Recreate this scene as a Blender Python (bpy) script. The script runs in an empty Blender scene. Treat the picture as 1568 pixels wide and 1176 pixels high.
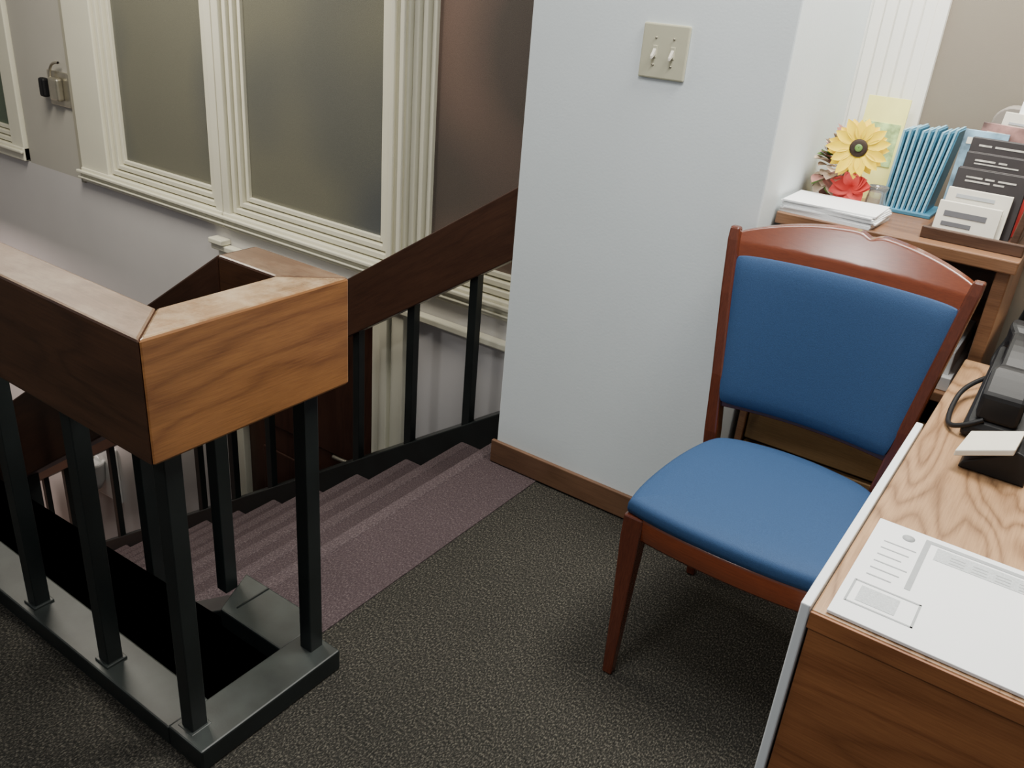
import bpy, bmesh, random
from math import *
from mathutils import Vector, Matrix
random.seed(4)
S=bpy.context.scene
COL=S.collection

# ---------------------------------------------------------------- materials
def newmat(name):
    m=bpy.data.materials.new(name); m.use_nodes=True
    nt=m.node_tree; b=nt.nodes['Principled BSDF']
    return m,nt,b
def N(nt,t,**k):
    n=nt.nodes.new(t)
    for a,v in k.items():
        if a in n.inputs.keys(): n.inputs[a].default_value=v
        else: setattr(n,a,v)
    return n
def ramp(nt,fac,stops):
    r=nt.nodes.new('ShaderNodeValToRGB'); e=r.color_ramp.elements
    while len(e)<len(stops): e.new(.5)
    for i,(p,c) in enumerate(stops):
        e[i].position=p; e[i].color=(*c,1)
    nt.links.new(fac,r.inputs[0]); return r
def bump(nt,b,h,s,d=.002):
    n=nt.nodes.new('ShaderNodeBump'); n.inputs['Strength'].default_value=s; n.inputs['Distance'].default_value=d
    nt.links.new(h,n.inputs['Height']); nt.links.new(n.outputs[0],b.inputs['Normal'])
def paint(name,c,rough=.5,var=.06,scale=6,bmp=.15,bscale=250,metal=0,spec=.5):
    m,nt,b=newmat(name); tc=N(nt,'ShaderNodeTexCoord')
    n=N(nt,'ShaderNodeTexNoise',Scale=scale,Detail=4.0); nt.links.new(tc.outputs['Object'],n.inputs['Vector'])
    r=ramp(nt,n.outputs['Fac'],[(.3,tuple(x*(1-var) for x in c)),(.7,tuple(min(1,x*(1+var)) for x in c))])
    nt.links.new(r.outputs[0],b.inputs['Base Color'])
    n2=N(nt,'ShaderNodeTexNoise',Scale=bscale,Detail=2.0); nt.links.new(tc.outputs['Object'],n2.inputs['Vector'])
    if bmp: bump(nt,b,n2.outputs['Fac'],bmp,.001)
    b.inputs['Roughness'].default_value=rough; b.inputs['Metallic'].default_value=metal
    b.inputs['Specular IOR Level'].default_value=spec
    return m
def wood(name,c1,c2,axis='X',rough=.35,rings=9,slope=0,coat=.2,gs=1.0,dark=.62,worn=None):
    m,nt,b=newmat(name); tc=N(nt,'ShaderNodeTexCoord')
    mp=N(nt,'ShaderNodeMapping')
    mp.inputs['Rotation'].default_value=(0,slope,0)
    nt.links.new(tc.outputs['Object'],mp.inputs['Vector'])
    def sc(l,o):
        s={'X':(l,o,o),'Y':(o,l,o),'Z':(o,o,l)}[axis]
        q=N(nt,'ShaderNodeMapping'); q.inputs['Scale'].default_value=s
        nt.links.new(mp.outputs[0],q.inputs['Vector']); return q.outputs[0]
    n1=N(nt,'ShaderNodeTexNoise',Scale=1.0,Detail=2.0,Distortion=.3); nt.links.new(sc(1.3*gs,7*gs),n1.inputs['Vector'])
    mu=N(nt,'ShaderNodeMath',operation='MULTIPLY'); mu.inputs[1].default_value=rings*6.28; nt.links.new(n1.outputs['Fac'],mu.inputs[0])
    si=N(nt,'ShaderNodeMath',operation='SINE'); nt.links.new(mu.outputs[0],si.inputs[0])
    mr=N(nt,'ShaderNodeMapRange'); mr.inputs['From Min'].default_value=-1; nt.links.new(si.outputs[0],mr.inputs[0])
    pw=N(nt,'ShaderNodeMath',operation='POWER'); pw.inputs[1].default_value=.45; nt.links.new(mr.outputs[0],pw.inputs[0])
    n2=N(nt,'ShaderNodeTexNoise',Scale=1.0,Detail=5.0,Roughness=.7); nt.links.new(sc(14,330),n2.inputs['Vector'])
    mx=N(nt,'ShaderNodeMix',data_type='FLOAT'); mx.inputs[0].default_value=dark
    nt.links.new(pw.outputs[0],mx.inputs[2]); nt.links.new(n2.outputs['Fac'],mx.inputs[3])
    r=ramp(nt,mx.outputs[0],[(.22,c1),(.70,c2)])
    n3=N(nt,'ShaderNodeTexNoise',Scale=1.0,Detail=2.0); nt.links.new(sc(1.5,5),n3.inputs['Vector'])
    r3=ramp(nt,n3.outputs['Fac'],[(.3,(.82,.80,.78)),(.7,(1.12,1.1,1.08))])
    mm=N(nt,'ShaderNodeMix',data_type='RGBA',blend_type='MULTIPLY'); mm.inputs[0].default_value=1
    nt.links.new(r.outputs[0],mm.inputs[6]); nt.links.new(r3.outputs[0],mm.inputs[7])
    outc=mm.outputs[2]
    if worn:
        n4=N(nt,'ShaderNodeTexNoise',Scale=9.0,Detail=7.0,Roughness=.7); nt.links.new(sc(4 if axis=='X' else 8,8),n4.inputs['Vector']); n4.inputs['Scale'].default_value=1.2
        r4=ramp(nt,n4.outputs['Fac'],[(.45,(0,0,0)),(.68,(.7,.7,.7))])
        m4=N(nt,'ShaderNodeMix',data_type='RGBA'); nt.links.new(r4.outputs[0],m4.inputs[0])
        nt.links.new(outc,m4.inputs[6]); m4.inputs[7].default_value=(*worn,1); outc=m4.outputs[2]
    nt.links.new(outc,b.inputs['Base Color'])
    b.inputs['Roughness'].default_value=rough
    b.inputs['Coat Weight'].default_value=coat; b.inputs['Coat Roughness'].default_value=.2
    bump(nt,b,n2.outputs['Fac'],.12,.001)
    return m
def carpet(name,ca,cb,cc,scale=170,bs=.5):
    m,nt,b=newmat(name); tc=N(nt,'ShaderNodeTexCoord')
    mp=N(nt,'ShaderNodeMapping'); mp.inputs['Scale'].default_value=(1.0,.5,1); nt.links.new(tc.outputs['Object'],mp.inputs[0])
    n=N(nt,'ShaderNodeTexNoise',Scale=float(scale),Detail=4.0,Roughness=.65); nt.links.new(mp.outputs[0],n.inputs['Vector'])
    v=N(nt,'ShaderNodeTexVoronoi',Scale=scale*.9); nt.links.new(mp.outputs[0],v.inputs['Vector'])
    r=ramp(nt,n.outputs['Fac'],[(.36,ca),(.52,cb),(.66,cc)])
    big=N(nt,'ShaderNodeTexNoise',Scale=2.0,Detail=3.0); nt.links.new(tc.outputs['Object'],big.inputs['Vector'])
    r2=ramp(nt,big.outputs['Fac'],[(.3,(.9,.9,.9)),(.7,(1.06,1.06,1.06))])
    mx=N(nt,'ShaderNodeMix',data_type='RGBA',blend_type='MULTIPLY'); mx.inputs[0].default_value=1
    nt.links.new(r.outputs[0],mx.inputs[6]); nt.links.new(r2.outputs[0],mx.inputs[7])
    nt.links.new(mx.outputs[2],b.inputs['Base Color'])
    b.inputs['Roughness'].default_value=.95; b.inputs['Specular IOR Level'].default_value=.12
    bump(nt,b,v.outputs['Distance'],bs,.003)
    return m
def frosted(name,ca,cb,rough=.42):
    m,nt,b=newmat(name); tc=N(nt,'ShaderNodeTexCoord')
    n=N(nt,'ShaderNodeTexNoise',Scale=1.3,Detail=1.0); nt.links.new(tc.outputs['Object'],n.inputs['Vector'])
    r=ramp(nt,n.outputs['Fac'],[(.35,ca),(.65,cb)])
    n2=N(nt,'ShaderNodeTexNoise',Scale=420.0,Detail=2.0); nt.links.new(tc.outputs['Object'],n2.inputs['Vector'])
    r2=ramp(nt,n2.outputs['Fac'],[(.35,(.8,.8,.8)),(.65,(1.2,1.2,1.2))])
    mx=N(nt,'ShaderNodeMix',data_type='RGBA',blend_type='MULTIPLY'); mx.inputs[0].default_value=1
    nt.links.new(r.outputs[0],mx.inputs[6]); nt.links.new(r2.outputs[0],mx.inputs[7])
    nt.links.new(mx.outputs[2],b.inputs['Base Color'])
    b.inputs['Roughness'].default_value=rough; bump(nt,b,n2.outputs['Fac'],.5,.001)
    return m

M={}
M['wallblue']=paint('wall_paint_cool_white',(.69,.755,.775),.6,.02,3,.25,160)
M['wallbeige']=paint('wall_paint_grey_beige',(.52,.50,.44),.5,.03,2)
M['walllow']=paint('wall_paint_lower',(.68,.66,.65),.5,.04,2)
M['wallwhite']=paint('wall_paint_white',(.90,.89,.83),.6,.02,3)
M['walltan']=paint('wall_paint_taupe',(.22,.19,.15),.7,.05,2)
M['trim']=paint('trim_cream_gloss',(.82,.80,.65),.3,.03,4,.05)
M['trimd']=paint('trim_groove',(.40,.38,.30),.5,.03,4,.05)
M['black']=paint('black_green_paint',(.009,.012,.012),.38,.2,10,.1)
M['blacktop']=paint('black_paint_lighter',(.022,.027,.025),.45,.35,14,.1)  # lighter, blotchier black for curb tops and baluster feet
M['carpet']=carpet('carpet_charcoal',(.0095,.0095,.0085),(.029,.0275,.0235),(.115,.106,.086),300,.35)
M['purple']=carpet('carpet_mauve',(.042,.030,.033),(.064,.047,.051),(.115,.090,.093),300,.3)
M['purplenose']=carpet('carpet_mauve_worn_lit_nosing',(.050,.037,.040),(.080,.060,.064),(.135,.108,.112),300,.3)  # wear plus the step-edge highlight, put into a lighter colour
M['purpled']=carpet('carpet_mauve_shaded',(.027,.019,.021),(.040,.029,.032),(.07,.055,.057),300,.3)  # mauve darkened to paint shade on risers and tread backs
M['pinkfloor']=carpet('carpet_lower_pink',(.25,.16,.13),(.33,.22,.18),(.4,.28,.23),100)
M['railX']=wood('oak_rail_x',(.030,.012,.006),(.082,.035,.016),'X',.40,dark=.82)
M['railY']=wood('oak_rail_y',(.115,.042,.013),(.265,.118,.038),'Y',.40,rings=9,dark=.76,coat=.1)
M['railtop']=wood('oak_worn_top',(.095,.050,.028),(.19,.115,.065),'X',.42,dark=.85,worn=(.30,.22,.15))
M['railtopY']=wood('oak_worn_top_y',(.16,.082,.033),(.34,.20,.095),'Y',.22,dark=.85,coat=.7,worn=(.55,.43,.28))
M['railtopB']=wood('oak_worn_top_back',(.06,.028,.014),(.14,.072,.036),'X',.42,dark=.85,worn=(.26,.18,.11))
SL=atan(.68)
M['railS']=wood('walnut_stair_rail',(.030,.012,.007),(.066,.029,.016),'X',.42,slope=SL,dark=.85)
M['doorwood']=wood('dark_door_wood',(.030,.012,.008),(.065,.028,.018),'Z',.4,dark=.8)
M['base']=wood('baseboard_wood',(.085,.042,.022),(.16,.085,.047),'X',.45,dark=.85)
M['mahog']=wood('mahogany_lacquer',(.11,.024,.009),(.18,.042,.014),'X',.18,rings=2,coat=.9,dark=.92)
M['mahogZ']=wood('mahogany_leg',(.055,.014,.008),(.11,.028,.013),'Z',.25,rings=2,coat=.5,dark=.9)
M['desk']=wood('desk_oak_laminate',(.15,.075,.036),(.44,.27,.145),'Y',.34,rings=16,coat=.15,dark=.68)
M['deskf']=wood('desk_front_oak',(.16,.055,.019),(.36,.145,.053),'X',.5,rings=9,coat=.0,dark=.78)
M['shelf']=wood('bookcase_oak',(.12,.055,.028),(.26,.135,.07),'X',.4,rings=8,dark=.8)
M['shelfd']=wood('dark_rack_wood',(.05,.025,.015),(.12,.065,.04),'X',.4,rings=5,dark=.75)
M['olive']=wood('drawer_olive_wood',(.14,.085,.038),(.28,.175,.08),'X',.4,rings=5,dark=.8)
M['blue']=paint('blue_vinyl',(.019,.056,.140),.72,.14,420,.4,650,spec=.35)
M['white']=paint('white_paper',(.87,.89,.90),.7,.02,4,.05)
M['whiteedge']=paint('white_laminate',(.8,.84,.86),.4,.02,4,0)
M['grey']=paint('print_grey',(.36,.38,.39),.7,.05,60,0)
M['lgrey']=paint('print_light_grey',(.52,.55,.56),.7,.15,400,0)
M['ink']=paint('print_ink',(.10,.10,.11),.7,.05,60,0)
M['metal']=paint('brass_steel',(.50,.47,.38),.3,.1,20,0,metal=.8)
M['almond']=paint('almond_plastic',(.50,.49,.36),.35,.02,5,0)
M['plastic']=paint('black_plastic',(.009,.009,.010),.5,.1,20,.05,spec=.3)
M['key']=paint('phone_key_grey',(.03,.03,.032),.6,.1,20,.05,spec=.2)
M['greypl']=paint('grey_plastic',(.27,.24,.21),.5,.03,5,.05)
M['yellow']=paint('petal_yellow',(1.0,.68,.005),.55,.05,30,0)
M['brown']=paint('flower_centre_brown',(.025,.012,.006),.8,.3,200,.5)
M['green']=paint('leaf_green',(.13,.26,.05),.55,.2,30,0)
M['red']=paint('fabric_red',(.50,.03,.025),.6,.1,30,0)
M['rust']=paint('leaf_rust',(.42,.19,.16),.6,.25,30,0)
M['beige']=paint('leaf_beige',(.60,.46,.34),.6,.25,30,0)
M['pamph']=paint('pamphlet_blue',(.27,.50,.62),.45,.1,30,0)
M['pamphd']=paint('pamphlet_teal',(.05,.19,.30),.45,.15,30,0)
M['magazine']=paint('magazine_print',(.16,.27,.36),.4,.8,22,0)
M['magazine2']=paint('magazine_print_warm',(.30,.16,.14),.4,.8,18,0)
M['bookdark']=paint('book_cover_dark',(.018,.013,.013),.4,.2,30,0)
M['cream']=paint('newsprint_cream',(.66,.63,.54),.7,.04,30,0)
M['title']=paint('book_title_grey',(.42,.40,.36),.7,.3,90,0)
M['cardy']=paint('card_yellow',(.95,.90,.30),.5,.06,20,0)
M['cardg']=paint('card_green_print',(.40,.55,.22),.5,.6,40,0)
M['glassA']=frosted('frosted_glass_grey',(.092,.100,.103),(.17,.168,.128))
M['glassR']=frosted('frosted_glass_reddish',(.10,.082,.07),(.21,.14,.11))
M['glassG']=frosted('frosted_glass_green',(.08,.12,.08),(.15,.19,.12))
M['porc']=paint('porcelain_white',(.75,.76,.76),.25,.02,5,0)
gm,gnt,gb=newmat('clear_glass'); gb.inputs['Transmission Weight'].default_value=.9; gb.inputs['Roughness'].default_value=.08; gb.inputs['Base Color'].default_value=(.9,.92,.92,1); M['vase']=gm

# ---------------------------------------------------------------- mesh helpers
def obj(name,verts,faces,mat,parent=None,bevel=0,smooth=False,sub=0,seg=2):
    me=bpy.data.meshes.new(name); me.from_pydata([tuple(v) for v in verts],[],faces); me.update()
    bm=bmesh.new(); bm.from_mesh(me); bmesh.ops.recalc_face_normals(bm,faces=bm.faces); bm.to_mesh(me); bm.free()
    o=bpy.data.objects.new(name,me); COL.objects.link(o)
    for mm in (mat if isinstance(mat,(list,tuple)) else [mat]): me.materials.append(M[mm])
    if parent: o.parent=parent
    if bevel:
        b=o.modifiers.new('bevel','BEVEL'); b.width=bevel; b.segments=seg; b.limit_method='ANGLE'
    if sub:
        s=o.modifiers.new('sub','SUBSURF'); s.levels=sub; s.render_levels=sub
    if smooth:
        for p in me.polygons: p.use_smooth=True
    return o
def empty(name,loc=(0,0,0)):
    e=bpy.data.objects.new(name,None); COL.objects.link(e); return e
BF=[(0,1,2,3),(7,6,5,4),(0,4,5,1),(1,5,6,2),(2,6,7,3),(3,7,4,0)]
def box(name,a,b,mat,parent=None,bevel=0,**k):
    x0,y0,z0=a;x1,y1,z1=b
    v=[(x0,y0,z0),(x1,y0,z0),(x1,y1,z0),(x0,y1,z0),(x0,y0,z1),(x1,y0,z1),(x1,y1,z1),(x0,y1,z1)]
    return obj(name,v,BF,mat,parent,bevel,**k)
def boxes(name,lst,mat,parent=None,bevel=0):
    V=[];F=[]
    for a,b in lst:
        n=len(V);x0,y0,z0=a;x1,y1,z1=b
        V+=[(x0,y0,z0),(x1,y0,z0),(x1,y1,z0),(x0,y1,z0),(x0,y0,z1),(x1,y0,z1),(x1,y1,z1),(x0,y1,z1)]
        F+=[tuple(i+n for i in f) for f in BF]
    return obj(name,V,F,mat,parent,bevel)
def prism(name,poly,lo,hi,axis,mat,parent=None,bevel=0,capmat=None):
    f=(lambda p,t:(p[0],p[1],t)) if axis=='z' else (lambda p,t:(p[0],t,p[1]))
    n=len(poly); V=[f(p,lo) for p in poly]+[f(p,hi) for p in poly]
    F=[tuple(range(n)),tuple(range(n,2*n))]+[(i,(i+1)%n,(i+1)%n+n,i+n) for i in range(n)]
    o=obj(name,V,F,[mat]+([capmat] if capmat else []),parent,bevel)
    if capmat:
        for p in o.data.polygons:
            if p.normal.z>.5: p.material_index=1
    return o
def sweep(name,pts,sizes,mat,parent=None,bevel=.003,smooth=False):
    V=[];F=[]
    for (x,y,z),(w,d) in zip(pts,sizes):
        V+=[(x-w/2,y-d/2,z),(x+w/2,y-d/2,z),(x+w/2,y+d/2,z),(x-w/2,y+d/2,z)]
    for i in range(len(pts)-1):
        a=4*i
        for j in range(4): F.append((a+j,a+(j+1)%4,a+4+(j+1)%4,a+4+j))
    F.append((0,1,2,3)); e=4*(len(pts)-1); F.append((e,e+1,e+2,e+3))
    return obj(name,V,F,mat,parent,bevel)
def rings(name,outl,levels,mat,parent=None,sub=0):
    cx=sum(p[0] for p in outl)/len(outl); cy=sum(p[1] for p in outl)/len(outl)
    V=[];n=len(outl)
    for s,z in levels: V+=[(cx+(p[0]-cx)*s,cy+(p[1]-cy)*s,z) for p in outl]
    F=[tuple(range(n))]
    for k in range(len(levels)-1):
        for i in range(n): F.append((k*n+i,k*n+(i+1)%n,(k+1)*n+(i+1)%n,(k+1)*n+i))
    F.append(tuple(range((len(levels)-1)*n,len(levels)*n)))
    return obj(name,V,F,mat,parent,smooth=True,sub=sub)
def lathe(name,prof,c,mat,parent=None,seg=24):
    V=[];F=[]
    for r,z in prof:
        for i in range(seg):
            a=2*pi*i/seg; V.append((c[0]+r*cos(a),c[1]+r*sin(a),c[2]+z))
    for k in range(len(prof)-1):
        for i in range(seg): F.append((k*seg+i,k*seg+(i+1)%seg,(k+1)*seg+(i+1)%seg,(k+1)*seg+i))
    F.append(tuple(range(seg))); F.append(tuple(range((len(prof)-1)*seg,len(prof)*seg)))
    return obj(name,V,F,mat,parent,smooth=True)
def tube(name,pts,r,mat,parent=None):
    cu=bpy.data.curves.new(name,'CURVE'); cu.dimensions='3D'; cu.bevel_depth=r; cu.bevel_resolution=3
    sp=cu.splines.new('NURBS'); sp.points.add(len(pts)-1); sp.use_endpoint_u=True; sp.order_u=3
    for p,q in zip(sp.points,pts): p.co=(*q,1)
    cu.materials.append(M[mat]); o=bpy.data.objects.new(name,cu); COL.objects.link(o)
    if parent:o.parent=parent
    return o
def hexa(name,v,mat,parent=None,bevel=0): return obj(name,v,BF,mat,parent,bevel)

# ---------------------------------------------------------------- room shell
YW=2.6
x0s=-1.45; T=.28; R=.19; NS=15
LZ=-NS*R
prism('floor',[(-1.2,-2.5),(3,-2.5),(3,2.6),(-.663,2.6),(-.663,2.04),(-1.2,2.04)],-.25,0,'z','carpet')
prism('floor_landing',[(-7.5,-2.5),(-1.2,-2.5),(-1.2,1.0),(-1.19,.775),(-7.5,.775)],-.25,0,'z','carpet')
prism('stair_landing_carpet',[(x0s+.041,1.10),(-1.2,1.10),(-1.2,2.04),(-1.371,2.04),(-1.371,2.34),(x0s+.041,2.34)],-.19,.003,'z','purple')
box('floor_lower',(-7.5,.7,LZ-.1),(-1.2,YW+.1,LZ),'pinkfloor')
# stairs : treads overhanging their risers
ste=empty('staircase')
tr=[];ri=[];no=[];cr=[]
for k in range(NS):
    xx=x0s-k*T; z=-k*R
    if k: 
        tr.append(((xx,1.10,z-.03),(xx+T-.0,2.34,z)))
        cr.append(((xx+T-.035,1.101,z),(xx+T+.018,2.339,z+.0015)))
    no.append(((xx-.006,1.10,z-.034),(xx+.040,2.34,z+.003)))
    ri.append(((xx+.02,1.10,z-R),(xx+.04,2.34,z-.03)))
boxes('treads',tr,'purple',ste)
boxes('tread_back_shade',cr,'purpled',ste)  # dark strips painted as the shade behind each step edge
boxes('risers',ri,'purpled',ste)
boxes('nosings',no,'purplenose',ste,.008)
nose=lambda x:.68*(x-x0s)
def stringer(name,y0,y1,off,xa,xb,dep,mat):
    p=[(xa,nose(xa)+off),(xb,nose(xb)+off),(xb,nose(xb)-dep),(xa,nose(xa)-dep)]
    return prism(name,p,y0,y1,'y',mat,None,.004)
stringer('trim_stringer_far',2.341,2.42,.075,-1.372,-5.6,.36,'black')
stringer('trim_stringer_near',1.0,1.099,.0,-1.37,-5.6,.36,'black')
# window wall
zt=2.2
boxes('wall_window_upper',[((-7.5,YW,.24),(-6.75,YW+.12,2.65)),((-5.20,YW,.24),(-4.64,YW+.12,2.65)),((-6.75,YW,zt),(-5.20,YW+.12,2.65)),((-4.64,YW,zt),(-1.371,YW+.12,2.65))],'wallbeige')
box('wall_stairwell_left',(-7.5,YW,LZ),(-3.47,YW+.12,.24),'walllow')
box('wall_stairwell_right',(-2.24,YW,LZ),(-1.371,YW+.12,.24),'walllow')
box('wall_over_door',(-3.47,YW,.13),(-2.24,YW+.12,.24),'walllow')
def window(n,xa,xb,zb,ztop,gm,oL,oR,oB):
    e=empty('window_%d'%n)
    box('glass',(xa-.01,YW+.045,zb-.01),(xb+.01,YW+.055,ztop),gm,e)
    def ring(nm,i,o,yf,mat):
        boxes(nm,[((xa-o,yf,zb-o),(xa-i,YW+.06,ztop)),((xb+i,yf,zb-o),(xb+o,YW+.06,ztop)),((xa-i,yf,zb-o),(xb+i,YW+.06,zb-i))],mat,e,.003)
    ring('sash_inner',0,.020,YW+.028,'trim')
    ring('sash_groove',.020,.028,YW+.040,'trimd')
    ring('sash_mid',.028,.050,YW+.010,'trim')
    ring('sash_groove_b',.050,.058,YW+.022,'trimd')
    ring('sash_outer',.058,.082,YW-.004,'trim')
    ring('sash_groove_c',.082,.089,YW+.012,'trimd')
    q=[]
    if oL is not None: q.append(((oL,YW-.020,oB),(xa-.089,YW+.06,ztop)))
    if oR is not None: q.append(((xb+.089,YW-.020,oB),(oR,YW+.06,ztop)))
    xl=(oL if oL is not None else xa-.09); xr=(oR if oR is not None else xb+.07)
    q.append(((xl ,YW-.026,oB),(xr,YW+.06,zb-.089)))
    boxes('casing',q,'trim',e,.005)
    return e
window(1,-4.28,-3.565,.41,zt,'glassA',-4.62,-3.425,.245)
window(2,-3.284,-2.444,.41,zt,'glassA',-3.420,-2.313,.245)
window(3,-2.18,-1.46,.41,zt,'glassR',-2.308,None,.245)
window(4,-6.65,-5.44,.41,zt,'glassG',None,-5.22,.245)
boxes('trim_sill_nose',[((-4.64,YW-.046,.292),(-1.372,YW-.027,.308)),((-4.64,YW-.040,.262),(-1.372,YW-.027,.272))],'trim',None,.004)
box('trim_sill_nose_left',(-6.74,YW-.046,.29),(-5.21,YW-.027,.308),'trim',None,.006)
box('trim_door_head',(-3.50,YW-.045,.128),(-1.372,YW,.158),'trim',None,.006)
box('trim_door_head_cap',(-3.50,YW-.06,.160),(-3.40,YW,.188),'trim',None,.006)
box('trim_window_edge_shadow',(-4.655,YW-.012,.23),(-4.625,YW-.001,zt),'trimd')  # dark strip painted for the shadow along the frame edge
# latch on window
e=empty('window_latch')
box('latch_plate',(-4.86,YW-.012,.62),(-4.66,YW-.001,.80),'metal',e,.004)
box('latch_body',(-4.80,YW-.05,.65),(-4.71,YW-.012,.77),'metal',e,.012)
box('latch_knob',(-4.87,YW-.065,.66),(-4.82,YW-.025,.76),'plastic',e,.012)
tube('latch_rod',[(-4.80,YW-.03,.76),(-4.80,YW-.03,.85),(-4.70,YW-.03,.85)],.007,'metal',e)
# lower door
e=empty('door_1')
box('door_leaf',(-3.36,YW+.01,LZ),(-2.43,YW+.05,.12),'doorwood',e,.004)
boxes('door_panels',[((-3.24,YW,-.75),(-2.96,YW+.012,-.03)),((-2.84,YW,-.75),(-2.55,YW+.012,-.03)),((-3.24,YW,-1.7),(-2.96,YW+.012,-.9)),((-2.84,YW,-1.7),(-2.55,YW+.012,-.9))],'doorwood',e,.01)
box('door_casing_left',(-3.46,YW-.03,LZ),(-3.36,YW+.02,.125),'trim',e,.004)
boxes('door_casing_right',[((-2.43,YW-.03,LZ),(-2.385,YW+.02,.125)),((-2.375,YW-.045,LZ),(-2.33,YW+.02,.125)),((-2.32,YW-.03,LZ),(-2.25,YW+.02,.125))],'trim',e,.004)
tube('door_lever',[(-2.52,YW,-.72),(-2.52,YW-.05,-.72),(-2.66,YW-.05,-.72)],.01,'metal',e)
boxes('trim_pilaster',[((-2.345,YW-.040,.162),(-2.322,YW-.0265,zt)),((-2.298,YW-.040,.162),(-2.276,YW-.0265,zt))],'trim',None,.004)
box('wall_left',(-7.6,.7,LZ),(-7.5,YW+.12,2.65),'walllow')
box('wall_stairwell_near_shade',(-7.5,.70,LZ),(-1.2,.775,-.25),'black')  # closing wall coloured black to paint the dark of the railing gap
box('wall_stairwell_end',(-1.17,.775,LZ),(-1.12,2.0,-.25),'walllow')
# wall mounted drinking fountain down the stairs
e=empty('drinking_fountain')
fx,fz=-4.85,-1.62
box('fountain_back',(fx-.17,YW-.03,fz-.30),(fx+.17,YW,fz+.12),'porc',e,.02)
lathe('fountain_bowl',[(.04,-.20),(.065,-.14),(.075,-.02),(.08,0),(.065,0),(.05,-.04),(.02,-.06)],(fx,YW-.088,fz),'porc',e)
tube('fountain_spout',[(fx-.05,YW-.05,fz-.01),(fx-.05,YW-.07,fz+.07),(fx-.01,YW-.10,fz+.05)],.008,'metal',e)
# pillar
box('wall_pillar',(-1.37,2.04,LZ),(-.663,2.72,2.65),'wallblue',None,.004)
box('baseboard_pillar',(-1.383,2.026,.005),(-.663,2.04,.085),'base',None,.003)
box('baseboard_pillar_side',(-.663,2.026,0),(-.657,2.13,.085),'base',None,.003)
# alcove back wall
box('wall_alcove',(-.663,YW,0),(-.47,YW+.1,2.65),'wallwhite')
boxes('trim_alcove',[((-.655+i*.032,YW-.005,.98),(-.655+i*.032+.028,YW,2.65)) for i in range(5)],'wallwhite',None,.002)
box('wall_office',(-.47,YW+.02,0),(3,YW+.12,2.65),'walltan')
box('ceiling',(-7.5,-.5,2.65),(3,YW+.12,2.75),'wallwhite')

# switch
e=empty('light_switch')
sx0,sx1,sz0,sz1=-1.036,-.912,1.252,1.378
box('switch_plate',(sx0,2.032,sz0),(sx1,2.04,sz1),'almond',e,.004)
for i,cx in enumerate((-.998,-.950)):
    box('toggle_slot_%d'%i,(cx-.006,2.030,1.300),(cx+.006,2.033,1.328),'almond',e,.001)
    hexa('toggle_%d'%i,[(cx-.004,2.031,1.322),(cx+.004,2.031,1.322),(cx+.004,2.031,1.306),(cx-.004,2.031,1.306),(cx-.003,2.016,1.304),(cx+.003,2.016,1.304),(cx+.003,2.016,1.297),(cx-.003,2.016,1.297)],'cream',e,.001)
    for j,zz_ in enumerate((1.283,1.345)): lathe('screw_%d%d'%(i,j),[(.003,0),(.003,.002)],(cx,2.031,zz_),'metal',e,10)

# ---------------------------------------------------------------- guard rail box
e=empty('stair_guard_railing')
XE=-1.10; YF=.665; YB=1.10; W=.095; ZT=.92; ZB=.70
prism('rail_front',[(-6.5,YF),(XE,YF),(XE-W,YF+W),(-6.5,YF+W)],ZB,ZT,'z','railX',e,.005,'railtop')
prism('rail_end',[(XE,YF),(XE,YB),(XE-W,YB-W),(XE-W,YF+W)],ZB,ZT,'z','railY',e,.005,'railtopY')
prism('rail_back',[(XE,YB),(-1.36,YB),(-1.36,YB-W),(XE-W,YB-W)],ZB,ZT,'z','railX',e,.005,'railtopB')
zz=lambda x,z:z+.68*(x+1.36)
prism('rail_stair_near',[(-1.36,ZT),(-5.6,zz(-5.6,ZT)),(-5.6,zz(-5.6,ZT-.25)),(-1.36,ZT-.25)],YB-W,YB,'y','railS',e,.004)
YC=.688
prism('curb_front',[(-6.5,YC),(-1.19,YC),(-1.19,.785),(-6.5,.785)],0.001,.05,'z','black',e,.004,'blacktop')
prism('curb_end',[(-1.19,YC),(-1.085,YC),(-1.085,1.055),(-1.19,1.055)],0.001,.055,'z','black',e,.004,'blacktop')
prism('curb_back',[(-1.19,.975),(-1.40,.975),(-1.46,1.10),(-1.19,1.10)],-.02,.05,'z','black',e,.004,'blacktop')
bal=[]
b=.0175
for k in range(18):
    cx=-1.155-.287*k
    bal.append(((cx-b,.725-b,.05),(cx+b,.725+b,ZB)))
bal.append(((-1.145-b,1.025-b,.045),(-1.145+b,1.025+b,ZB)))
for k in range(13):
    cx=-1.47-.31*k
    bal.append(((cx-b,1.05-b,(nose(cx)-.03) if k else .03),(cx+b,1.05+b,zz(cx,ZT-.20))))
boxes('balusters',bal,'black',e,.002)
feet=[((a[0]-.006,a[1]-.006,a[2]-.002),(c[0]+.006,c[1]+.006,a[2]+.006)) for a,c in bal[:19]]
boxes('baluster_feet',feet,'blacktop',e,.002)

# far handrail
e=empty('stair_handrail')
za=lambda x:.30+.665*(x+2.37)
prism('rail_stair_far',[(-1.372,za(-1.372)),(-5.6,za(-5.6)),(-5.6,za(-5.6)-.25),(-1.372,za(-1.372)-.25)],2.335,2.425,'y','railS',e,.004)
bal=[]
for k in range(13):
    cx=-1.735-.29*k
    bal.append(((cx-b,2.37-b,nose(cx)+.05),(cx+b,2.37+b,za(cx)-.2)))
boxes('balusters',bal,'black',e,.002)

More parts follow.
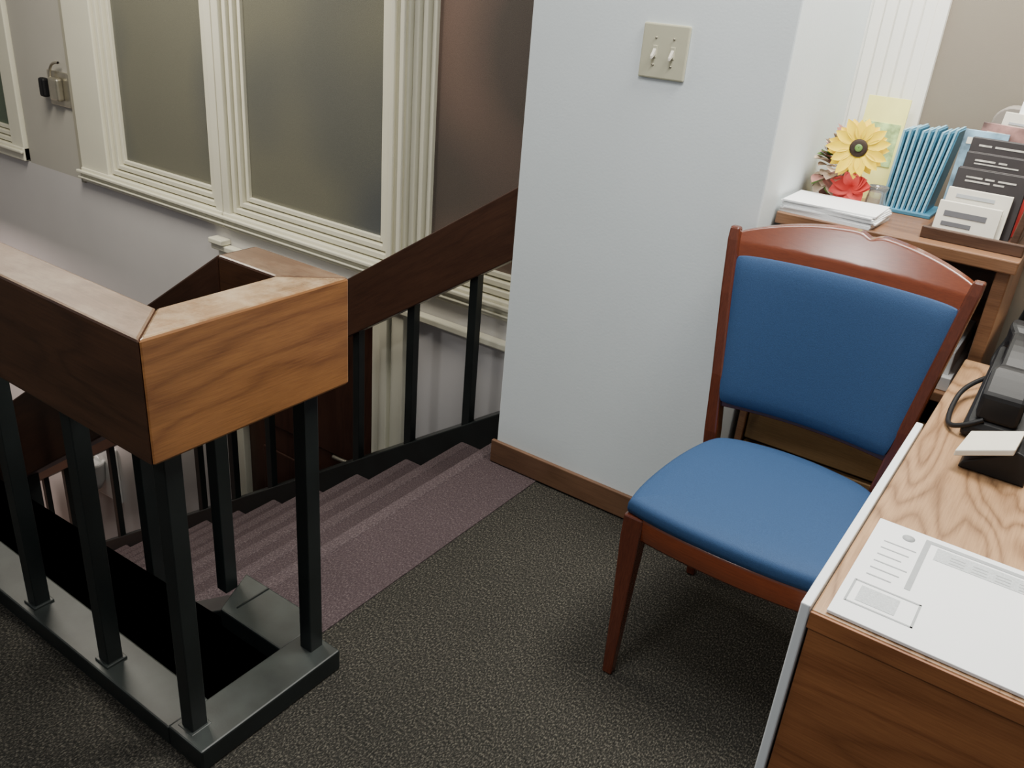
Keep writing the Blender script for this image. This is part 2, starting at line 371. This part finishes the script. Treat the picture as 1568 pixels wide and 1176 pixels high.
# ---------------------------------------------------------------- chair
e=empty('side_chair')
def seatoutline():
    c=[(-.622,1.478),(-.53,1.464),(-.41,1.459),(-.29,1.464),(-.198,1.478),(-.182,1.495),(-.175,1.60),(-.184,1.74),(-.21,1.86),(-.25,1.905),(-.34,1.93),(-.42,1.937),(-.50,1.93),(-.58,1.905),(-.615,1.86),(-.638,1.74),(-.645,1.60),(-.638,1.495)]
    out=[];n=len(c)
    for i in range(n):
        p0,p1,p2,p3=[Vector(c[(i+j-1)%n]) for j in range(4)]
        for t in (0,.25,.5,.75):
            out.append(tuple(.5*((2*p1)+(p2-p0)*t+(2*p0-5*p1+4*p2-p3)*t*t+(3*p1-p0-3*p2+p3)*t**3)))
    return out
so=seatoutline()
rings('seat_cushion',so,[(.95,.416),(1.0,.418),(1.010,.428),(1.008,.440),(.992,.450),(.95,.455),(.8,.459),(.55,.461),(.25,.462)],'blue',e)
rings('seat_frame',so,[(.90,.360),(.982,.361),(.990,.366),(.993,.410),(.98,.418),(.9,.418)],'mahog',e)
for nm,sx in (('left',1),('right',-1)):
    mf=lambda x: x if sx==1 else -.820-x
    mx=lambda x: x if sx==1 else -.85-x
    sweep('leg_front_'+nm,[(mf(-.606),1.450,0),(mf(-.610),1.468,.2),(mf(-.616),1.488,.36),(mf(-.617),1.494,.415)],[(.024,.024),(.034,.034),(.046,.046),(.046,.046)],'mahogZ',e,.004)
    sweep('leg_back_'+nm,[(mx(-.612),1.93,0),(mx(-.615),1.92,.25),(mx(-.632),1.925,.45),(mx(-.648),1.935,.60),(mx(-.676),1.960,.80),(mx(-.692),1.982,.925),(mx(-.695),1.987,.955)],[(.024,.028),(.03,.036),(.034,.042),(.030,.036),(.028,.030),(.028,.028),(.024,.022)],'mahogZ',e,.005)
def slab(name,xl,xr,zb,zt_,yf,th,mat,nu=32,nv=16,puff=0,pw=6,rc=0):
    V=[];F=[]
    for side in (0,1):
        for j in range(nv+1):
            for i in range(nu+1):
                U=-cos(pi*i/nu) if puff else 2*i/nu-1
                W_=-cos(pi*j/nv) if puff else 2*j/nv-1
                k=rc*(abs(U)**10)*(abs(W_)**10)
                U2=U*(1-k);W2=W_*(1-k)
                uu=(U2+1)/2;vv=(W2+1)/2
                z=zb(uu)+(zt_(uu)-zb(uu))*vv
                x=xl(z)+(xr(z)-xl(z))*uu
                t=th/2+puff*(1-abs(U)**pw)*(1-abs(W_)**pw)
                yy=yf(uu,z)
                V.append((x,yy+(t if side else -t),z))
    n=(nu+1)*(nv+1)
    for s in (0,1):
        for j in range(nv):
            for i in range(nu):
                a=s*n+j*(nu+1)+i; F.append((a,a+1,a+nu+2,a+nu+1))
    per=[i for i in range(nu+1)]+[j*(nu+1)+nu for j in range(1,nv+1)]+[nv*(nu+1)+i for i in range(nu-1,-1,-1)]+[j*(nu+1) for j in range(nv-1,0,-1)]
    for a,bb in zip(per,per[1:]+per[:1]): F.append((a,bb,bb+n,a+n))
    return obj(name,V,F,mat,e,.002,smooth=False)
yback=lambda u,z: 1.925+.03*(1-(2*u-1)**2)+.17*max(0,z-.55)
XL=lambda z:-.636-.056*(z-.53)/.40
XR=lambda z:-.214+.056*(z-.53)/.40
o=slab('back_cushion',lambda z:XL(z)+.008,lambda z:XR(z)-.008,lambda u:.532,lambda u:.893+.002*sin(pi*u),yback,.030,'blue',puff=.008,pw=14,rc=.03)
for p in o.data.polygons:p.use_smooth=True
o=slab('back_top_rail',lambda z:XL(.92)+.002,lambda z:XR(.92)-.002,lambda u:.865+.015*sin(pi*u),lambda u:.940+.052*sin(pi*u)**.8-.010*exp(-((u-.55)/.03)**2),lambda u,z:yback(u,z)+.004+.25*max(0,z-.92),.026,'mahog',nu=64)
for p in o.data.polygons:
    if abs(p.normal.y)>.8: p.use_smooth=True
slab('back_lower_rail',lambda z:XL(.53)+.01,lambda z:XR(.53)-.01,lambda u:.515,lambda u:.55,lambda u,z:yback(u,z)+.012,.018,'mahogZ')
slab('back_shell',lambda z:XL(z)+.02,lambda z:XR(z)-.02,lambda u:.545,lambda u:.885,lambda u,z:yback(u,z)+.014,.012,'mahogZ')

# ---------------------------------------------------------------- desk
e=empty('office_desk')
XD=-.145; YD=.98; ZD=.74
prism('desktop',[(XD,YD),(1.6,YD),(1.6,2.58),(-.085,2.58),(-.085,2.12),(XD,2.12)],ZD-.03,ZD,'z','desk',e,.003)
box('desk_front_edge',(XD,YD-.004,ZD-.028),(1.6,YD,ZD-.002),'deskf',e,.001)
box('desk_front_panel',(XD+.002,YD+.002,0),(1.6,YD+.022,ZD-.03),'deskf',e,.001)
box('desk_side_panel',(XD+.002,YD+.022,0),(XD+.02,2.12,ZD-.03),'deskf',e,.001)
box('desk_white_side_board',(XD-.014,YD-.006,0),(XD-.001,1.66,ZD+.008),'whiteedge',e,.002)

# bookcase
e=empty('bookcase')
bx0,bx1,by0,by1,bz=-.655,-.105,2.14,2.585,.975
boxes('carcass',[((bx0,by0,bz-.03),(bx1,by1,bz)),((bx0+.01,by0+.02,0),(bx0+.03,by1,bz-.03)),((bx1-.04,by0+.02,.0),(bx1-.01,by1,bz-.03)),
  ((bx0+.03,by1-.02,0),(bx1-.04,by1,bz-.03)),((bx0+.03,by0+.02,.60),(bx1-.04,by1-.02,.625)),((bx0+.03,by0+.03,.04),(bx1-.04,by1-.02,.06))],'shelf',e,.003)
boxes('drawer_fronts',[((bx0+.034,by0+.03,.33),(bx1-.045,by0+.05,.53)),((bx0+.034,by0+.03,.07),(bx1-.045,by0+.05,.32))],'olive',e,.004)
boxes('drawer_pulls',[((-.60,by0+.012,.43),(-.585,by0+.03,.50))],'metal',e,.003)
boxes('shelf_papers',[((bx1-.26,by0+.04,.625),(bx1-.06,by1-.06,.66)),((bx1-.25,by0+.06,.66),(bx1-.07,by1-.08,.72))],'white',e,.002)
boxes('shelf_binders',[((bx0+.05+i*.024,by0+.09,.625),(bx0+.05+i*.024+.02,by1-.04,.82+.02*((i*7)%4))) for i in range(9)],'pamphd',e,.002)

def sheet(name,cx,cy,z,w,d,h,rot,mat,parent=None):
    c,s=cos(rot),sin(rot); P=[(-w/2,-d/2),(w/2,-d/2),(w/2,d/2),(-w/2,d/2)]
    return prism(name,[(cx+c*a-s*q,cy+s*a+c*q) for a,q in P],z,z+h,'z',mat,parent)
e=empty('paper_stack')
for i in range(8): sheet('sheet_%d'%i,-.535+.004*random.uniform(-1,1),2.225,bz+i*.004,.225,.155,.0037,random.uniform(-.05,.05)-.02,'white',e)

# sunflower arrangement
e=empty('sunflower_arrangement')
fc=Vector((-.590,2.40,bz))
lathe('basket',[(.036,0),(.045,.03),(.048,.06),(.040,.075)],fc,'rust',e)
lathe('vase',[(.020,0),(.026,.02),(.022,.05),(.026,.065),(.023,.065),(.019,.05),(.022,.02),(.016,.004)],(-.478,2.37,bz),'vase',e)
def leaf(c,dirv,up,L,Wd,_,curl=.2):
    d=Vector(dirv).normalized(); sd=d.cross(Vector(up)).normalized(); nn=sd.cross(d)
    V=[];F=[];n=6
    for i in range(n+1):
        t=i/n; w=Wd*sin(pi*min(1,t*.95+.05))**.8*.5
        ctr=Vector(c)+d*L*t+nn*(-curl*L*t*t)
        V+=[ctr-sd*w+nn*w*.3,ctr,ctr+sd*w+nn*w*.3]
    for i in range(n):
        a=3*i; F+=[(a,a+1,a+4,a+3),(a+1,a+2,a+5,a+4)]
    return V,F
def leaves(name,lst,mat):
    V=[];F=[]
    for l in lst:
        v,f=leaf(*l); n=len(V); V+=v; F+=[tuple(i+n for i in q) for q in f]
    # keep foliage on the room side of the return wall and above the shelf
    V=[Vector((max(v[0],-.656),v[1],max(v[2],bz+.003))) for v in V]
    return obj(name,V,F,mat,e,smooth=True)
for mat,cnt in (('beige',60),('rust',46),('green',12)):
    L=[]
    for i in range(cnt):
        a=random.uniform(0,2*pi); h=random.uniform(-.7,1.3)
        d=Vector((cos(a)*cos(h)*.6,sin(a)*cos(h)*.9,sin(h)))
        L.append((fc+Vector((.0,-.03,.085))+Vector((d.x,d.y,d.z*1.5))*random.uniform(.03,.06),d+Vector((0,-.2,.15)),(0,0,1) if abs(d.z)<.9 else (1,0,0),random.uniform(.03,.045),random.uniform(.035,.05),None,.3))
    leaves('leaves_'+mat,L,mat)
L=[]
for i in range(18):
    a=random.uniform(0,2*pi); d=Vector((cos(a),-.8,sin(a)*.75-.1))
    L.append((Vector((-.535,2.330,bz+.062)),d,(0,-1,.3),random.uniform(.045,.058),random.uniform(.03,.042),None,.25))
leaves('poinsettia_petals',L,'red')
hc=Vector((-.536,2.305,bz+.158)); nrm=(Vector((0,0,1.45))-hc).normalized(); nrm=(nrm+Vector((.0,0,.05))).normalized()
t1=nrm.cross(Vector((0,0,1))).normalized(); t2=nrm.cross(t1)
L=[]
for lay in (0,1):
    for i in range(13):
        a=2*pi*(i+.5*lay)/13+random.uniform(-.08,.08); d=t1*cos(a)+t2*sin(a)
        L.append((hc+d*.018-nrm*.004*lay,d+nrm*(.15-.2*lay),nrm,.054+random.uniform(-.006,.008),.026,None,.1))
leaves('petals',L,'yellow')
def disc(name,r,h,off,mat):
    V=[];F=[];n=20
    for (rr,hh) in ((r,0),(r,h*.6),(r*.7,h),(.001,h*.8)):
        for i in range(n):
            a=2*pi*i/n; V.append(hc+nrm*(hh+off)+(t1*cos(a)+t2*sin(a))*rr)
    for k in range(3):
        for i in range(n): F.append((k*n+i,k*n+(i+1)%n,(k+1)*n+(i+1)%n,(k+1)*n+i))
    return obj(name,V,F,mat,e,smooth=True)
disc('flower_centre',.022,.010,-.002,'brown')
disc('flower_eye',.009,.004,.008,'green')
tube('stem',[hc,hc+Vector((-.01,.04,-.05)),fc+Vector((0,0,.05))],.004,'green',e)
# card behind
e=empty('greeting_card')
hexa('card',[(-.600,2.52,bz),(-.490,2.52,bz),(-.490,2.526,bz),(-.600,2.526,bz),(-.600,2.555,bz+.265),(-.490,2.555,bz+.265),(-.490,2.561,bz+.265),(-.600,2.561,bz+.265)],'cardy',e)
hexa('card_picture',[(-.592,2.5295,bz+.09),(-.498,2.5295,bz+.09),(-.498,2.532,bz+.09),(-.592,2.532,bz+.09),(-.592,2.5445,bz+.20),(-.498,2.5445,bz+.20),(-.498,2.55,bz+.20),(-.592,2.55,bz+.20)],'cardg',e)
# pamphlets, standing on edge and fanned
e=empty('pamphlet_holder')
box('holder_base',(-.475,2.405,bz),(-.345,2.55,bz+.010),'pamphd',e,.002)
for i in range(9):
    x=-.472+i*.0125; l=.010+.004*i; y0=2.41+.001*i; t=.005; h=.205+.004*(i%3)+.001*i
    hexa('pamphlet_%d'%i,[(x,y0,bz+.01),(x+t,y0,bz+.01),(x+t,y0+.12,bz+.01),(x,y0+.12,bz+.01),(x+l*.6,y0+.01,bz+h),(x+l*.6+t,y0+.01,bz+h),(x+l*.6+t,y0+.13,bz+h),(x+l*.6,y0+.13,bz+h)],'pamph' ,e)
    hexa('pamphlet_back_%d'%i,[(x+t,y0+.003,bz+.01),(x+t+.004,y0+.003,bz+.01),(x+t+.004,y0+.12,bz+.01),(x+t,y0+.12,bz+.01),(x+l*.6+t,y0+.013,bz+h-.004),(x+l*.6+t+.004,y0+.013,bz+h-.004),(x+l*.6+t+.004,y0+.13,bz+h-.004),(x+l*.6+t,y0+.13,bz+h-.004)],'pamphd' ,e)
# book rack: leaning books and magazines in tiers
e=empty('book_rack')
RY=.035
box('rack_base',(-.325,2.16+RY,bz),(-.107,2.395+RY,bz+.016),'shelfd',e,.003)
box('rack_front_lip',(-.325,2.152+RY,bz),(-.107,2.164+RY,bz+.028),'shelfd',e,.003)
prism('rack_side_right',[(-.142,bz+.016),(-.126,bz+.016),(-.106,bz+.225),(-.122,bz+.225)],2.17+RY,2.39+RY,'y','shelfd',e,.003)
def leanbook(nm,x0,x1,y,h,tl,th,mat,rows,tm,skew=0,z0=.016,pages=False):
    zb=bz+z0; y+=RY
    def blk(n_,x0,x1,y,th,h,mt):
        V=[(x0,y,zb),(x1,y,zb),(x1,y+th,zb),(x0,y+th,zb),(x0+skew,y+tl,zb+h),(x1+skew,y+tl,zb+h-skew*.4),(x1+skew,y+tl+th,zb+h-skew*.4),(x0+skew,y+tl+th,zb+h)]
        hexa(n_,V,mt,e,.001)
    if pages:
        blk(nm+'_front_cover',x0,x1,y,.004,h,mat)
        blk(nm+'_pages',x0+.004,x1-.004,y+.004,th-.008,h-.004,'cream')
        blk(nm+'_back_cover',x0,x1,y+th-.004,.004,h,mat)
    else: blk(nm,x0,x1,y,th,h,mat)
    Vv=[];Ff=[]
    for (a,c,ua,ub) in rows:
        def P(u,f,o): return (x0+(x1-x0)*u+skew*f, y+tl*f-o, zb+(h-skew*.4*u)*f)
        n=len(Vv); Vv+=[P(ua,a,.0012),P(ub,a,.0012),P(ub,a,-.0005),P(ua,a,-.0005),P(ua,c,.0012),P(ub,c,.0012),P(ub,c,-.0005),P(ua,c,-.0005)]
        Ff+=[tuple(i+n for i in f) for f in BF]
    if rows: obj(nm+'_print',Vv,Ff,tm,e)
leanbook('booklet_front',-.308,-.175,2.172,.070,.02,.010,'cream',[(.55,.72,.12,.8),(.25,.38,.12,.6)],'ink')
leanbook('booklet_second',-.302,-.165,2.192,.098,.03,.010,'cream',[(.80,.88,.15,.75)],'grey')
wd=[(.15,.38),(.42,.55),(.60,.85)]
leanbook('dark_book_lower',-.300,-.148,2.218,.140,.04,.024,'bookdark',[(.86,.885,a,c) for a,c in wd]+[(.80,.825,.15,.5),(.80,.825,.55,.7)],'title',pages=True)
leanbook('dark_book_middle',-.296,-.150,2.252,.172,.045,.024,'bookdark',[(.90,.922,.15,.45),(.90,.922,.5,.62),(.86,.875,.15,.8)],'title',pages=True)
leanbook('dark_book_upper',-.298,-.144,2.286,.202,.05,.020,'bookdark',[(.91,.93,.12,.3),(.91,.93,.35,.75)],'title',pages=True)
leanbook('red_book',-.180,-.142,2.276,.150,.045,.006,'red',[],'cream')
leanbook('magazine_left',-.322,-.225,2.314,.215,.05,.008,'magazine',[(.85,.92,.1,.8)],'cream')
leanbook('magazine_right',-.300,-.165,2.330,.235,.05,.008,'magazine2',[(.80,.92,.1,.4)],'cream',.01)
leanbook('newspaper',-.265,-.118,2.345,.262,.06,.010,'cream',[(.90,.92,.1,.9),(.85,.865,.1,.9),(.80,.815,.1,.6)],'grey',.012)
leanbook('newspaper_back',-.235,-.114,2.360,.288,.06,.008,'white',[(.92,.94,.1,.9)],'grey',.01)
# grey rounded file box behind the rack
e=empty('plastic_file_box')
xa,xb=-.285,-.11; hh=.285
pl=[(xa,bz+.001),(xb,bz+.001),(xb,bz+hh-.04)]+[(xb-.04+.04*cos(t*pi/12),bz+hh-.04+.04*sin(t*pi/12)) for t in range(1,7)]+[(xa+.04-.04*sin(t*pi/12),bz+hh-.04+.04*cos(t*pi/12)) for t in range(0,6)]+[(xa,bz+hh-.04)]
prism('box_shell',pl,2.505,2.585,'y','greypl',e,.004)
box('box_label',(xa+.05,2.503,bz+.10),(xb-.05,2.505,bz+.16),'cream',e)

# desk papers
e=empty('desk_form_sheets')
box('sheet',(-.128,.985,ZD+.001),(.32,1.262,ZD+.006),'white',e,.001)
box('frame_top_band',(-.04,1.200,ZD+.0062),(.30,1.235,ZD+.0066),'lgrey',e)
boxes('frame_lines',[((-.058,1.24,ZD+.0062),(.31,1.248,ZD+.0066)),((-.058,1.10,ZD+.0062),(-.050,1.24,ZD+.0066)),
  ((-.115,1.02,ZD+.0062),(-.03,1.023,ZD+.0066)),((-.115,1.075,ZD+.0062),(-.03,1.078,ZD+.0066)),((-.117,1.02,ZD+.0062),(-.114,1.078,ZD+.0066)),((-.033,1.02,ZD+.0062),(-.03,1.078,ZD+.0066))],'grey',e)
box('sticker',(-.105,1.03,ZD+.0062),(-.055,1.068,ZD+.0066),'lgrey',e)
boxes('text_lines',[((-.108,1.10+i*.02,ZD+.0062),(-.075+.006*(i%3),1.1025+i*.02,ZD+.0066)) for i in range(6)],'grey',e)
boxes('band_text',[((-.02+i*.03,1.205+.008*j,ZD+.0067),(.0+i*.03,1.207+.008*j,ZD+.0069)) for i in range(10) for j in range(3)],'grey',e)
lathe('stamp',[(.009,0),(.009,.0005)],(-.080,1.232,ZD+.0062),'grey',e)

# card holder
e=empty('business_card_holder')
cx,cy=-.055,1.57
prism('holder',[(cx-.01,ZD+.001),(cx+.095,ZD+.001),(cx+.09,ZD+.055),(cx+.07,ZD+.06),(cx-.005,ZD+.014)],cy-.03,cy+.04,'y','plastic',e,.003)
hexa('card_stack',[(cx-.02,cy-.045,ZD+.024),(cx+.065,cy-.05,ZD+.060),(cx+.07,cy+.025,ZD+.068),(cx-.01,cy+.04,ZD+.032),(cx-.02,cy-.045,ZD+.036),(cx+.065,cy-.05,ZD+.072),(cx+.07,cy+.025,ZD+.080),(cx-.01,cy+.04,ZD+.044)],'cream',e,.002)

# telephone
e=empty('desk_telephone')
px,py=.045,1.81; ZP=ZD+.002
hexa('phone_body',[(px-.135,py-.14,ZP),(px+.135,py-.14,ZP),(px+.135,py+.13,ZP),(px-.135,py+.13,ZP),(px-.125,py-.135,ZP+.035),(px+.125,py-.135,ZP+.035),(px+.125,py+.12,ZP+.115),(px-.125,py+.12,ZP+.115)],'plastic',e,.012)
V=[];F=[]
for i in range(15):
    t=i/14; yy=py-.13+.25*t; h=ZP+.070+.08*t+ .035*sin(pi*t); w=.026 if 0.22<t<.78 else .037; th=.017 if .22<t<.78 else .034
    V+=[(px-.08-w,yy,h-th),(px-.08+w,yy,h-th),(px-.08+w,yy,h+th*.6),(px-.08-w,yy,h+th*.6)]
for i in range(14):
    for j in range(4): F.append((4*i+j,4*i+(j+1)%4,4*i+4+(j+1)%4,4*i+4+j))
F+=[(0,1,2,3),(56,57,58,59)]
obj('handset',V,F,'plastic',e,.008)
boxes('keys',[((px+.0+.03*i,py-.07+.03*j,ZP+.055+.0095*j),(px+.02+.03*i,py-.052+.03*j,ZP+.067+.0095*j)) for i in range(3) for j in range(4)],'key',e,.002)
tube('cord',[(px-.10,py-.13,ZP+.04),(px-.150,py-.15,ZP+.006),(px-.165,py-.04,ZP+.006),(px-.158,py+.06,ZP+.03),(px-.12,py+.12,ZP+.04)],.005,'plastic',e)
tube('cable',[(px-.10,py+.10,ZP+.06),(px-.14,py+.17,ZP+.03),(px-.11,py+.21,ZP+.12),(px-.09,py+.18,ZP+.25),(px-.05,py+.18,ZP+.33)],.006,'plastic',e)
# monitor on desk at right (dark edge)
e=empty('computer_monitor')
lathe('stand_base',[(.10,0),(.10,.012),(.03,.02),(.025,.14)],(.24,2.14,ZD+.001),'plastic',e)
hexa('screen_housing',[(-.030,2.00,ZD+.125),(.43,2.11,ZD+.125),(.42,2.15,ZD+.125),(-.040,2.04,ZD+.125),(-.030,2.00,ZD+.40),(.43,2.11,ZD+.40),(.42,2.15,ZD+.40),(-.040,2.04,ZD+.40)],'plastic',e,.008)

# ---------------------------------------------------------------- lights
def area(name,loc,size,power,col,rot=(0,0,0),sy=None):
    l=bpy.data.lights.new(name,'AREA'); l.energy=power; l.color=col; l.size=size
    if sy: l.shape='RECTANGLE'; l.size_y=sy
    o=bpy.data.objects.new(name,l); COL.objects.link(o); o.location=loc; o.rotation_euler=rot; return o
area('ceiling_light_office',(-.10,2.02,2.6),.6,76,(1,.965,.88),sy=.8)
area('ceiling_light_front',(-.7,.95,2.6),.5,32,(1,.985,.96),sy=.8)
area('added_highlight_light',(-1.12,-.86,2.6),.25,22,(1,.98,.95),sy=.35)  # unseen lamp added to reflect as a highlight on the chair top rail
area('ceiling_light_stairs',(-3.5,1.55,2.6),.6,76,(1,.93,.80),sy=1.0)
area('stairwell_light',(-5.6,1.6,-.2),.5,26,(1,.80,.72),sy=.5)
w=bpy.data.worlds.new('world'); S.world=w; w.use_nodes=True
bg=w.node_tree.nodes['Background']; bg.inputs[0].default_value=(.92,.95,1,1); bg.inputs[1].default_value=.24

# ---------------------------------------------------------------- camera
yaw,pitch,roll=radians(-33.12),radians(25.3),radians(5.06)
fwd=Vector((sin(yaw)*cos(pitch),cos(yaw)*cos(pitch),-sin(pitch)))
r=Vector((cos(yaw),-sin(yaw),0)); u=r.cross(fwd)
r2=cos(roll)*r+sin(roll)*u; u2=-sin(roll)*r+cos(roll)*u
cam=bpy.data.cameras.new('camera'); co=bpy.data.objects.new('camera',cam); COL.objects.link(co)
mt=Matrix((r2,u2,-fwd)).transposed().to_4x4(); mt.translation=(0,0,1.45); co.matrix_world=mt
cam.sensor_width=36; cam.lens=1315/1568*36; cam.clip_start=.02
S.camera=co
